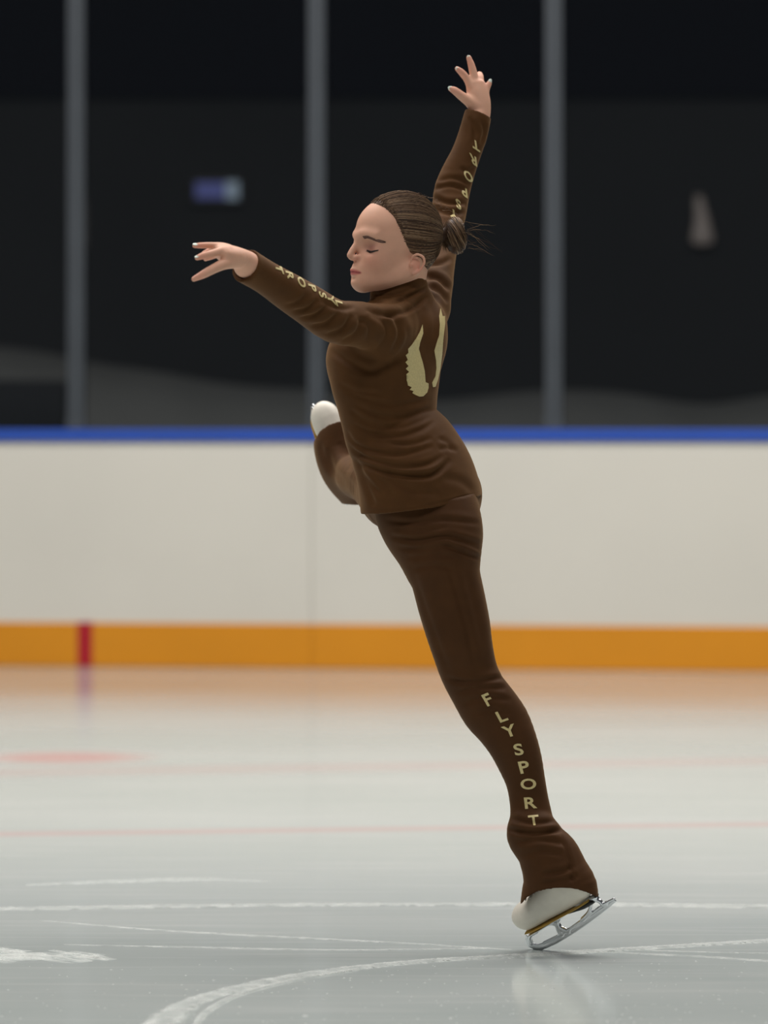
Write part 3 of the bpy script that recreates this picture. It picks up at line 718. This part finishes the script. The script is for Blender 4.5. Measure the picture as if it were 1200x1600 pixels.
# top
top_curves = [([(559, 634), (587, 648), (630, 652), (672, 637)], 1.6, 3.5), ([(553, 662), (579, 676), (619, 682), (658, 671), (680, 657)], 2.2, 4),
    ([(540, 672), (556, 694), (590, 707), (630, 709), (678, 697)], 2.4, 4), ([(539, 688), (559, 708), (590, 722), (630, 730), (670, 725), (694, 711)], 2.8, 4),
    ([(563, 722), (590, 734), (607, 739), (641, 744), (670, 743), (689, 733), (703, 717)], 4.5, 4.5), ([(553, 713), (573, 747), (600, 778)], 2.4, 5), ([(557, 733), (575, 764), (586, 792)], 2.2, 5),
    ([(566, 723), (595, 752), (615, 780)], 1.8, 5), ([(684, 684), (701, 693), (706, 706)], 1.2, 4), ([(684, 702), (700, 700), (716, 704)], 1.2, 4),
    ([(545, 640), (570, 655), (600, 662)], 1.2, 3.5), ([(600, 690), (640, 695), (676, 684)], 1.6, 3.5), ([(550, 650), (580, 664), (630, 668), (676, 650)], 1.4, 3.5),
    ([(588, 483), (615, 497), (624, 523), (612, 552)], 3, 5), ([(575, 491), (599, 502), (606, 523), (591, 549)], 2.6, 5), ([(558, 497), (577, 510), (575, 535)], 2, 4.5),
    ([(628, 500), (637, 526), (622, 558), (602, 572)], 2.2, 6), ([(516, 545), (545, 566), (580, 580), (612, 566)], 2.4, 6), ([(535, 610), (575, 624), (620, 633), (676, 622)], 1.2, 4),
    ([(650, 480), (658, 505), (650, 530)], 1.8, 6), ([(672, 470), (680, 500), (678, 530)], 1.5, 6), ([(530, 600), (560, 612), (600, 616)], 1.0, 4),
    ([(456, 487), (480, 482), (497, 468)], 2.2, 3.5), ([(468, 497), (492, 492), (512, 478)], 2.4, 3.5), ([(484, 510), (510, 505), (530, 488)], 2.6, 4), ([(508, 524), (535, 514), (550, 492)], 2.4, 4),
    ([(534, 535), (557, 520), (566, 496)], 2.4, 4.5), ([(445, 478), (465, 472), (480, 460)], 1.4, 3.5), ([(400, 400), (396, 425), (380, 443)], 1.0, 3), ([(500, 470), (530, 482), (556, 480)], 1.6, 4),
    ([(676, 296), (703, 290), (729, 297)], 2, 3.5), ([(674, 309), (700, 317), (729, 318)], 3.2, 4), ([(672, 322), (700, 333), (728, 331)], 3.2, 4), ([(684, 284), (708, 279), (735, 288)], 1.4, 3.5),
    ([(666, 415), (690, 411), (706, 403)], 2.2, 4), ([(662, 432), (685, 436), (702, 455)], 3.6, 4.5), ([(668, 446), (688, 456), (702, 474)], 2.6, 4.5),
    ([(733, 182), (741, 205), (739, 228)], 1.8, 4), ([(753, 188), (757, 206), (750, 226)], 2.0, 3.5), ([(718, 262), (730, 268), (742, 262)], 1.2, 3.5),
    ([(575, 468), (610, 473), (640, 463), (668, 447)], 3.0, 3), ([(571, 483), (605, 493), (640, 484), (668, 463)], 3.2, 4), ([(578, 458), (610, 463), (640, 453), (667, 436)], 1.0, 2.5),
    ([(566, 797), (602, 797), (681, 787), (750, 770)], .8, 1.6), ([(690, 745), (720, 752), (742, 770)], 1.2, 6), ([(610, 745), (640, 765), (690, 772)], 1.4, 6)]
P, Fc, lap = nets(top_group(), .0026); print('top', len(P), time.time()-T0)
P = crease(P, vnormals(P, Fc), top_curves); P = lap(P, .35)
top = pchild(link('turtleneck_top', P, Fc, M['clothlit'])); topP, topF = P, Fc
leg_curves = [([(600, 812), (640, 817), (690, 812), (754, 818)], 1.8, 4), ([(610, 838), (650, 844), (700, 838), (756, 852)], 3.2, 4), ([(614, 826), (660, 829), (700, 825)], 1.2, 3.5),
    ([(622, 856), (664, 858), (708, 853)], 1.6, 4), ([(636, 872), (680, 866), (716, 872)], 1.4, 4), ([(642, 890), (680, 884), (712, 890)], 1.1, 4), ([(690, 850), (720, 862), (752, 873)], 2.2, 4), ([(700, 842), (730, 850), (756, 862)], 1.6, 3.5),
    ([(696, 870), (712, 920), (730, 985), (744, 1045)], 1.3, 5), ([(645, 890), (664, 950), (688, 1015), (706, 1062)], 1.0, 5), ([(725, 880), (742, 950), (755, 1010)], .8, 6),
    ([(695, 1060), (735, 1066), (790, 1058)], 2.4, 4), ([(712, 1082), (750, 1074), (792, 1076)], 1.8, 4), ([(722, 1100), (760, 1090), (800, 1094)], 1.4, 4), ([(738, 1116), (770, 1110), (800, 1116)], 1.0, 4),
    ([(795, 1278), (830, 1286), (868, 1284)], 2.4, 4), ([(792, 1296), (835, 1302), (880, 1297)], 4.5, 4), ([(806, 1316), (845, 1312), (886, 1320)], 2.4, 4.5), ([(815, 1338), (850, 1330), (880, 1336)], 1.8, 5),
    ([(846, 1366), (880, 1362), (896, 1352)], 2.4, 4), ([(843, 1382), (880, 1376), (905, 1368)], 2.0, 4), ([(878, 1304), (889, 1345), (899, 1388)], 1.8, 3),
    ([(512, 700), (520, 730), (545, 765)], 2.5, 6), ([(530, 690), (545, 715), (540, 745)], 2.5, 7), ([(536, 740), (548, 755), (556, 775)], 1.8, 5), ([(500, 690), (506, 715), (522, 745)], 1.5, 5)]
P, Fc, lap = nets(legs_group(), .0028); print('legs', len(P), time.time()-T0)
P = crease(P, vnormals(P, Fc), leg_curves); P = lap(P, .35)
trousers = pchild(link('trousers', P, Fc, M['cloth'])); legP, legF = P, Fc

pchild(skate(person, FN, 'white skate resting its toe pick on the ice'))
pchild(skate(person, FF, 'white skate on the lifted far foot'))
for o in list(bpy.data.objects):
    if o.name.startswith('ice_skate'): o.parent = person; o.matrix_parent_inverse = INV

# lettering and wings, laid on the cloth
def bvh(P, Fc): return BVHTree.FromPolygons([tuple(v) for v in P], [tuple(int(i) for i in f) for f in Fc])
topB, legB = bvh(topP, topF), bvh(legP, legF)
CAM = Vector((0, 0, CH))
def lay(name, v2, faces, B_, parent, lift=.0012):
    """v2: photo points of a flat cut-out; the piece follows the cloth under it"""
    cx, cy = np.mean(v2, 0); ymid = D
    h0 = B_.ray_cast(CAM, Vector(((cx-600)/F, 1, -(cy-HZ)/F)).normalized())[0]
    if h0 is not None: ymid = h0.y
    vs = []; last = None
    for px, py in v2:
        dr = Vector(((px-600)/F, 1, -(py-HZ)/F)).normalized()
        loc, nrm, _, _ = B_.ray_cast(CAM, dr)
        if loc is None:
            loc, nrm, _, _ = B_.find_nearest(CAM+dr*(ymid/dr.y))
        last = loc
        if nrm.dot(dr) > 0: nrm = -nrm
        nrm = (nrm-dr*.3).normalized()
        vs.append((loc+nrm*lift, loc-nrm*.0012))
    good = next(v for v in vs if v is not None); vs = [v or good for v in vs]
    n = len(vs); V = [v[0] for v in vs]+[v[1] for v in vs]; FS = [tuple(f) for f in faces]
    FS += [tuple(n+i for i in reversed(f)) for f in faces]
    ec = {}
    for f in faces:
        for a, b in zip(f, list(f[1:])+[f[0]]): ec[(a, b)] = ec.get((a, b), 0)+1
    for (a, b) in ec:
        if (b, a) not in ec: FS.append((a, n+a, n+b, b))
    o = link(name, V, FS, M['gold'], None, smooth=False)
    o.parent = parent
    return o
def refine(v2, faces, mx):
    bm = bmesh.new(); vv = [bm.verts.new((x, y, 0)) for x, y in v2]
    for f in faces:
        try: bm.faces.new([vv[i] for i in f])
        except ValueError: pass
    bmesh.ops.triangulate(bm, faces=bm.faces[:])
    for _ in range(7):
        es = [e for e in bm.edges if e.calc_length() > mx]
        if not es: break
        bmesh.ops.subdivide_edges(bm, edges=es, cuts=1); bmesh.ops.triangulate(bm, faces=bm.faces[:])
    bm.verts.index_update()
    r = [(v.co.x, v.co.y) for v in bm.verts], [[v.index for v in f.verts] for f in bm.faces]
    bm.free(); return r
def glyph(ch):
    c = bpy.data.curves.new('glyph', 'FONT'); c.body = ch; c.size = 1; c.offset = .022; c.resolution_u = 4
    o = bpy.data.objects.new('glyph', c); COL.objects.link(o)
    me = bpy.data.meshes.new_from_object(o.evaluated_get(bpy.context.evaluated_depsgraph_get()))
    v = np.array([(a.co.x, a.co.y) for a in me.vertices]); f = [list(p.vertices) for p in me.polygons]
    bpy.data.objects.remove(o); bpy.data.curves.remove(c); bpy.data.meshes.remove(me)
    lo, hi = v.min(0), v.max(0); v = (v-(lo+hi)/2)/(hi[1]-lo[1])
    return v, f
def letter(ch, px, py, gx, gy, B_, parent):
    """gx, gy: photo vectors of one letter height along the letter's right and up"""
    v, f = glyph(ch); v2 = v[:, :1]*np.array(gx)+v[:, 1:]*np.array(gy)+np.array((px, py))
    v2, f = refine([tuple(p) for p in v2], f, 2.2)
    return lay('letter', v2, f, B_, parent)
def rotl(w, h, deg, sh=0):
    a = math.radians(deg); return (w*math.cos(a), -w*math.sin(a)), (-h*math.sin(a)+sh, -h*math.cos(a))
for ch, x, y, w, h, a, sh in [('F', 762, 1093, 20, 19, 22, -3), ('L', 784, 1119, 22, 17, 20, -3), ('Y', 796, 1142, 22, 18, 16, -2), ('S', 810, 1171, 24, 18, 8, -2), ('P', 819, 1198.5, 24, 19, 9, -2),
                              ('O', 825.5, 1225, 23, 17, 4, -1), ('R', 829, 1254.5, 23, 18, 4, -1), ('T', 834, 1282, 19, 16, 5, -1)]:
    gx, gy = rotl(w, h, a, sh); letter(ch, x, y, gx, gy, legB, trousers)
for ch, x, y in [('T', 743.5, 227), ('R', 739, 249.5), ('O', 731.5, 275.5), ('P', 725.5, 300), ('S', 716, 319), ('Y', 709, 335)]:
    letter(ch, x, y, (-13, -9), (1.5, 15), topB, top)
for ch, x, y in [('T', 436, 420.5), ('R', 453, 431), ('O', 471, 441), ('P', 488, 450), ('S', 504, 461), ('Y', 517, 468), ('L', 530, 475)]:
    letter(ch, x, y, (5, 15), (11, 3.5), topB, top)
wl = [(660, 507), (661, 521), (656, 535), (654, 545), (657, 556), (660, 566), (663, 579), (664, 590), (664.5, 597), (669, 599), (669, 606), (667, 613), (661, 619), (655, 619.5), (649, 617),
      (644, 614), (646, 611), (640, 609), (643, 605), (637, 602), (641, 598), (635, 594), (639.5, 590), (634.5, 585), (639, 581), (634, 576), (638, 572), (633.5, 566), (637, 562), (634, 555), (638, 551), (637.5, 545), (643, 539), (650, 529), (656, 518)]
wr = [(688, 482), (691, 494), (694.5, 494), (695, 505), (692, 530), (690.5, 553), (687.5, 575), (684, 592), (680, 604), (676, 605), (675, 598), (680, 588), (681.5, 575), (681, 563), (678.5, 548), (682, 536), (686, 524), (687, 508), (686, 494)]
for poly in (wl, wr):
    v2, f = refine(poly, [list(range(len(poly)))], 3.0)
    lay('wing_emblem', v2, f, topB, top)
print('letters', time.time()-T0)

# ------------------------------------------------------------------ hair
hl_u = np.array([-.06, -.012, -.004, .012, .041, .070, .0885, .096, .11, .2]); hl_f = np.array([-.020, -.019, .022, .027, .036, .047, .060, .071, .087, .2])
def hair_post(p, r):
    q = hloc(p); bound = q[:, 0]-np.interp(q[:, 2], hl_u, hl_f)
    low = -.056-q[:, 2]-1.35*np.minimum(q[:, 0]+.026, 0)
    return np.maximum(r+.0052*np.exp(np.minimum(bound, 0)/.016), np.maximum(bound*.6, low))
cap_items = [(hE(.005, 0, .0445, .0845, .0765, .0835), 0, 'add'), (hE(.046, 0, .047, .052, .0605, .056), .03, 'add'), (hE(-.018, 0, .000, .042, .049, .045), .03, 'add')]
P, Fc, lap = nets(Group(cap_items, hair_post), .0025)
capB = bvh(P, Fc); capP, capF = P, Fc
HB = H(-.098, .0, .036)
def hcol(n):
    base = np.array(srgb(104, 78, 56)[:3]); lt = np.array(srgb(142, 116, 90)[:3]); dk = np.array(srgb(66, 48, 35)[:3])
    t = rng.random(n)[:, None]; return np.where(t < .25, lt, np.where(t < .65, base, dk))
def strands(paths, r, cols):
    V, FS, T = [], [], []; b0 = 0
    for k, p in enumerate(paths):
        p = np.asarray(p); t = np.gradient(p, axis=0); t /= np.maximum(np.linalg.norm(t, axis=1), 1e-9)[:, None]
        u = np.cross(t, (.3, .5, .8)); u /= np.linalg.norm(u, axis=1)[:, None]; v = np.cross(t, u)
        rr = r*np.sin(np.linspace(.6, math.pi-.12, len(p)))[:, None]
        for a in range(3):
            c, s = math.cos(a*2.094), math.sin(a*2.094); V.append(p+rr*(u*c+v*s))
        n = len(p); i = np.arange(n-1)
        for a in range(3):
            b = (a+1) % 3; FS.append(np.stack([b0+a*n+i, b0+b*n+i, b0+b*n+i+1, b0+a*n+i+1], 1))
        T.append(np.tile(cols[k], (3*n, 1))); b0 += 3*n
    return np.vstack(V), np.vstack(FS), np.vstack(T)
ctr = H(0, 0, .04); paths = []
cand = capP[rng.integers(0, len(capP), 3200)]; qc = hloc(cand); dist_edge = np.interp(qc[:, 2], hl_u, hl_f)-qc[:, 0]
edge = capP[(np.interp(hloc(capP)[:, 2], hl_u, hl_f)-hloc(capP)[:, 0] < .006)]
seeds = np.vstack([cand[(dist_edge < .08)][:1300], edge[rng.integers(0, len(edge), 700)]])
seeds = np.vstack([seeds, edge[rng.integers(0, len(edge), 700)]+(HR@np.array((1.0, 0, 0)))*rng.uniform(.001, .0055, 700)[:, None]])
vb = (HB-ctr)/np.linalg.norm(HB-ctr)
for s0 in seeds:
    vs_ = s0-ctr; rs = np.linalg.norm(vs_); vs_ = vs_/rs; om = math.acos(np.clip(vs_@vb, -1, 1))
    if om < .15: continue
    pts = []; lift = rng.uniform(-.0002, .0010)
    for t in np.linspace(0, 1, 14):
        d = (math.sin((1-t)*om)*vs_+math.sin(t*om)*vb)/math.sin(om); d += np.array((0, 0, -.10))*math.sin(t*math.pi)*(om/2)*(0.6 if vs_[2] < .6 else .2)
        d /= np.linalg.norm(d)
        loc, n_, _, _ = capB.ray_cast(Vector(ctr+d*.2), Vector(-d))
        if loc is None: loc, n_, _, _ = headbvh.ray_cast(Vector(ctr+d*.2), Vector(-d))
        if loc is None: continue
        pts.append(np.array(loc)+d*lift)
    if len(pts) > 5:
        e_ = H(-.092, rng.normal(0, .011), .036+rng.normal(0, .012)); pts.append((pts[-1]+e_)/2+rng.normal(0, .0006, 3)); pts.append(e_); paths.append(pts)
SV, SF, ST = strands(paths, .00085, hcol(len(paths)))
ct = np.tile(np.array(srgb(84, 60, 43)[:3]), (len(capP), 1))
hair = pchild(link('hair', np.vstack([capP, SV]), np.vstack([capF, SF+len(capP)]), M['hair'], None, tint=np.vstack([ct, ST])))
# bun of twisted hair: a coil wound about an axis pointing back and a little up
BC = H(-.109, .004, .036)
ba = HR@np.array((-.93, .25, .12)); ba /= np.linalg.norm(ba); bu = np.cross(ba, (0, 0, 1.0)); bu /= np.linalg.norm(bu); bv = np.cross(ba, bu)
def coil(ph, mj=.0215, off=0): return BC+ba*off+(bu*math.cos(ph)+bv*math.sin(ph)*1.08)*mj
g = Group([(Tube([(coil(a, .0200, .000), .0140, .0150) for a in np.linspace(0, 2*math.pi, 13)], None, 2), 0, 'add'), (Ell(BC+ba*.008, (.016, .016, .016)), .01, 'add'),
           (Tube([(H(-.064, 0, .037), .014, .014), (H(-.096, 0, .036), .012, .012)], None, 1), .02, 'add')])
P, Fc, _ = nets(g, .0028)
paths = []
for k in range(620):
    a0 = rng.uniform(0, 6.28); ln = rng.uniform(1.0, 3.2); ps = rng.uniform(0, 6.28); tw = rng.uniform(.35, .9)
    rm = .0158+rng.normal(0, .0010); pts = []
    for t in np.linspace(0, ln, 15):
        ph = a0+t; c0 = coil(ph, .0200, .003+.002*math.sin(ph*2)); rad = (c0-BC)-ba*np.dot(c0-BC, ba); rad /= np.linalg.norm(rad)
        w = ps+tw*t; pts.append(c0+(rad*math.cos(w)+ba*math.sin(w))*rm*(1+.10*math.sin(3*ph+1)))
    paths.append(pts)
for k in range(160):
    a0 = rng.uniform(0, 6.28); pts = []
    for t in np.linspace(0, 1, 8):
        a = a0+t*1.2; rr_ = .019*(1-t)+.003; pts.append(BC+ba*(.0185+.006*math.sin(t*3)*.5)+(bu*math.cos(a)+bv*math.sin(a))*rr_)
    paths.append(pts)
SV, SF, ST = strands(paths, .0011, hcol(len(paths)))
bun = link('hair_bun', np.vstack([P, SV]), np.vstack([Fc, SF+len(P)]), M['hair'], None, tint=np.vstack([np.tile(np.array(srgb(66, 46, 33)[:3]), (len(P), 1)), ST]))
bun.parent = hair
fly = []
for k in range(20):
    x0, y0 = 728+rng.uniform(-6, 4), 352+rng.uniform(-10, 34); x1, y1 = 745+rng.uniform(0, 32), y0+rng.uniform(-4, 26)
    if k < 3: x1, y1 = 786, 396+k
    dy = rng.uniform(-.03, .03)
    fly.append([W(x0+(x1-x0)*t, y0+(y1-y0)*(t**1.4)+rng.uniform(3, 5)*math.sin(t*3.1+k), dy) for t in np.linspace(0, 1, 12)])
for k in range(16):
    x0 = 600+k*6.5; y0 = np.interp(x0, [586, 600, 618, 644, 664, 680, 700], [317, 307, 300, 301, 309, 323, 334])
    fly.append([W(x0+26*t, y0+t*(3+6*rng.random())-2.4*math.sin(t*3.1)*rng.random()-.5, rng.uniform(-.02, .02)) for t in np.linspace(0, 1, 8)])
SV, SF, ST = strands(fly, .0004, hcol(len(fly)))
lo_ = link('loose_strands', SV, SF, M['hair'], None, tint=ST); lo_.parent = hair

# lashes, brows, nails
def surf(f, l, u, lift=.0):
    o = Vector(H(f+.05, l, u)); d = Vector(-HF)
    loc, n_, _, _ = headbvh.ray_cast(o, d)
    return np.array(loc)+np.array(HF)*lift if loc is not None else H(f, l, u)
for s_ in (1, -1):
    lp = []
    for i in range(26):
        t = i/25; l = .0230+t*.0310; u = .0035-.0034*math.sin(t*math.pi)-.0016*t
        b = surf(.09, s_*l, u, .0004); out = HF*.0050+HL*s_*(.001+.004*t)-HU*(.0030-.001*t)
        lp.append([b, b+out*.5-HU*.0005, b+out])
    line = [surf(.09, s_*(.0220+t*.0325), .0037-.0034*math.sin(t*math.pi)-.0016*t, .0005) for t in np.linspace(0, 1, 14)]
    V1, F1, _ = strands(lp, .00045, hcol(len(lp))); V2, F2, _ = strands([line, [p-HU*.0008 for p in line], [p+HU*.0008 for p in line[3:]]], .0023, hcol(3))
    pchild(link('eyelashes', np.vstack([V1, V2]), np.vstack([F1, F2+len(V1)]), M['lash']))
    bp_ = []
    for i in range(46):
        t = i/45; l = .0285+t*.0250; u = .0285+.0015*math.sin(t*math.pi)-.0090*max(t-.3, 0)/.7
        for w in (-.0022, -.0008, 0.0006, .0020):
            k = (1-.35*t); b = surf(.1, s_*l, u+w*k, .0003); e = surf(.1, s_*(l+.0055), u+w*k+.0008*(1-t*1.8), .0006)
            bp_.append([b, (b+e)/2+HF*.0006, e])
    V1, F1, _ = strands(bp_, .0010, hcol(len(bp_)))
    pchild(link('eyebrow', V1, F1, M['brow']))
for lst, spots in ((near_hand, {1: (0, -.6, .8), 2: (0, -.5, .85)}), (far_hand, {1: (0, -1, .1), 2: (-.2, -1, .2), 3: (0, -1, .3), 5: (.2, -1, .3)})):
    for i, up in spots.items():
        t_ = lst[i][0].segs; tip = t_[-1].c1; ax_ = (t_[-1].c1-t_[-4].c0); ax_ /= np.linalg.norm(ax_)
        up = np.array(up, float); up -= ax_*np.dot(up, ax_); up /= np.linalg.norm(up); sd = np.cross(ax_, up)
        big = 1.25 if (lst is far_hand and i == 1) else 1.0
        c = tip-ax_*.0015+up*.0032
        g = Group([(Ell(c, (.0068*big, .0042*big, .0016), np.stack([ax_, sd, up], 1)), 0, 'add')])
        P, Fc, _ = nets(g, .0009); pchild(link('fingernail', P, Fc, M['nail']))
print('hair', time.time()-T0)

# ------------------------------------------------------------------ marks and shavings on the ice
def G(px, py):
    Y = F*CH/(py-HZ); return np.array(((px-600)*Y/F, Y))
def ribbon(name, pts, hgt, label, group=None, rough=.3, n=160):
    """pts: (px, py, width m)"""
    A = np.array([[*G(a, b), w] for a, b, w in pts]); Q = np.vstack([2*A[0]-A[1], A, 2*A[-1]-A[-2]]); R = []
    per = max(2, n//(len(A)-1))
    for i in range(1, len(Q)-2):
        for k in range(per):
            t = k/per; p0, p1, p2, p3 = Q[i-1:i+3]; R.append(.5*((2*p1)+(-p0+p2)*t+(2*p0-5*p1+4*p2-p3)*t*t+(-p0+3*p1-3*p2+p3)*t**3))
    R.append(A[-1]); R = np.array(R); t = np.gradient(R[:, :2], axis=0); t /= np.linalg.norm(t, axis=1)[:, None]; nn = np.stack([-t[:, 1], t[:, 0]], 1)
    m = 7; V = []
    for j in range(m):
        s = j/(m-1)*2-1
        jit = 1+rough*rng.normal(size=len(R))*(abs(s) > .5)
        w = np.maximum(R[:, 2], .001)*.5*s*jit; z = hgt*(1-s*s)*(.7+.3*rng.random(len(R)))+.0002
        V.append(np.column_stack([R[:, :2]+nn*w[:, None], z if 0 < j < m-1 else np.full(len(R), -.0004)]))
    n_ = len(R); i = np.arange(n_-1); FS = np.vstack([np.stack([j*n_+i, j*n_+i+1, (j+1)*n_+i+1, (j+1)*n_+i], 1) for j in range(m-1)])
    return tag(link(name, np.vstack(V), FS, M['trace']), label, 'skate mark', group)
ribbon('skate_mark', [(236, 1620, .05), (262, 1590, .06), (310, 1562, .05), (400, 1538, .055), (520, 1517, .055), (660, 1502, .05), (800, 1494, .05), (930, 1486, .05), (1080, 1477, .045), (1230, 1468, .045)], .003,
       'long curved white skate mark sweeping from lower left to beneath the skate', n=900)
ribbon('skate_mark', [(300, 1612, .012), (322, 1582, .016), (370, 1556, .015), (450, 1534, .012), (560, 1515, .008)], .004, 'bright inner edge of shavings where the white curve hooks at lower left', n=500)
ribbon('skate_mark', [(-40, 1421, .07), (200, 1417, .08), (450, 1414, .07), (700, 1413, .07), (950, 1413, .08), (1240, 1417, .09)], .002, 'straight pale skate mark crossing the whole ice at ankle height')
ribbon('skate_mark', [(60, 1438, .004), (260, 1454, .025), (480, 1466, .03), (640, 1474, .025), (800, 1484, .010)], .001, 'faint pale skate mark slanting down towards the skate from the left')
ribbon('skate_mark', [(100, 1476, .006), (300, 1480, .03), (520, 1484, .025), (760, 1482, .008)], .001, 'faint level skate mark left of the skate, just above the long curve')
ribbon('skate_mark', [(860, 1484, .006), (1000, 1490, .03), (1120, 1496, .03), (1240, 1505, .03)], .001, 'faint pale skate mark slanting down right from the skate')
ribbon('skate_mark', [(980, 1484, .006), (1120, 1488, .009), (1240, 1490, .009)], .001, 'faint short skate mark at far right between two paler lines')
ribbon('skate_mark', [(40, 1383, .006), (160, 1378, .08), (300, 1374, .08), (420, 1377, .006)], .0015, 'short blurred pale skate mark at left, above the straight line')
# heap of shavings at left
def heap(label):
    V, FS = [], []
    for k in range(70):
        t = rng.random(); ln = rng.uniform(30, 110)*(1-.5*t); px = -40+t*200; py = 1487+t*8+rng.normal(0, 7)*(1.1-.8*t)
        w = rng.uniform(.006, .022); b = len(V); n = 12
        for i in range(n):
            f = i/(n-1); x, y = G(px-ln/2+ln*f, py+4*f+1.2*math.sin(k+f*5)); h = w*math.sin(math.pi*f)*.5+.0005; z = .0006+.0035*math.sin(math.pi*f)*(.4+.6*((k*37) % 10)/10)
            V += [(x, y-h, -.0003), (x, y, z), (x, y+h, -.0003)]
        for i in range(n-1):
            for j in (0, 1): FS.append((b+3*i+j, b+3*i+3+j, b+3*i+4+j, b+3*i+1+j))
    return tag(link('snow_heap', V, FS, M['trace']), label, 'ice shavings')
heap('low white patch of ice shavings at the left edge')
# scattered crumbs
V, FS = [], []
for k in range(420):
    py = 1500+110*rng.random()**.8; px = rng.uniform(-20, 1220) if k % 3 else rng.normal(900, 180)
    x, y = G(px, py); r = rng.uniform(.0005, .0014)*(2.4 if k % 37 == 0 else 1); b = len(V)
    V += [(x-r*rng.uniform(1, 3), y, 0), (x, y-r, 0), (x+r*rng.uniform(1, 3), y, 0), (x, y+r, 0), (x, y, r*1.1)]
    FS += [(b, b+1, b+4), (b+1, b+2, b+4), (b+2, b+3, b+4), (b+3, b, b+4), (b+3, b+2, b+1, b)]
tag(link('ice_crumbs', V, FS, M['crumb'], smooth=False), 'tiny white ice crumbs scattered over the foreground ice', 'ice crumbs', kind='stuff')
print('done', time.time()-T0)
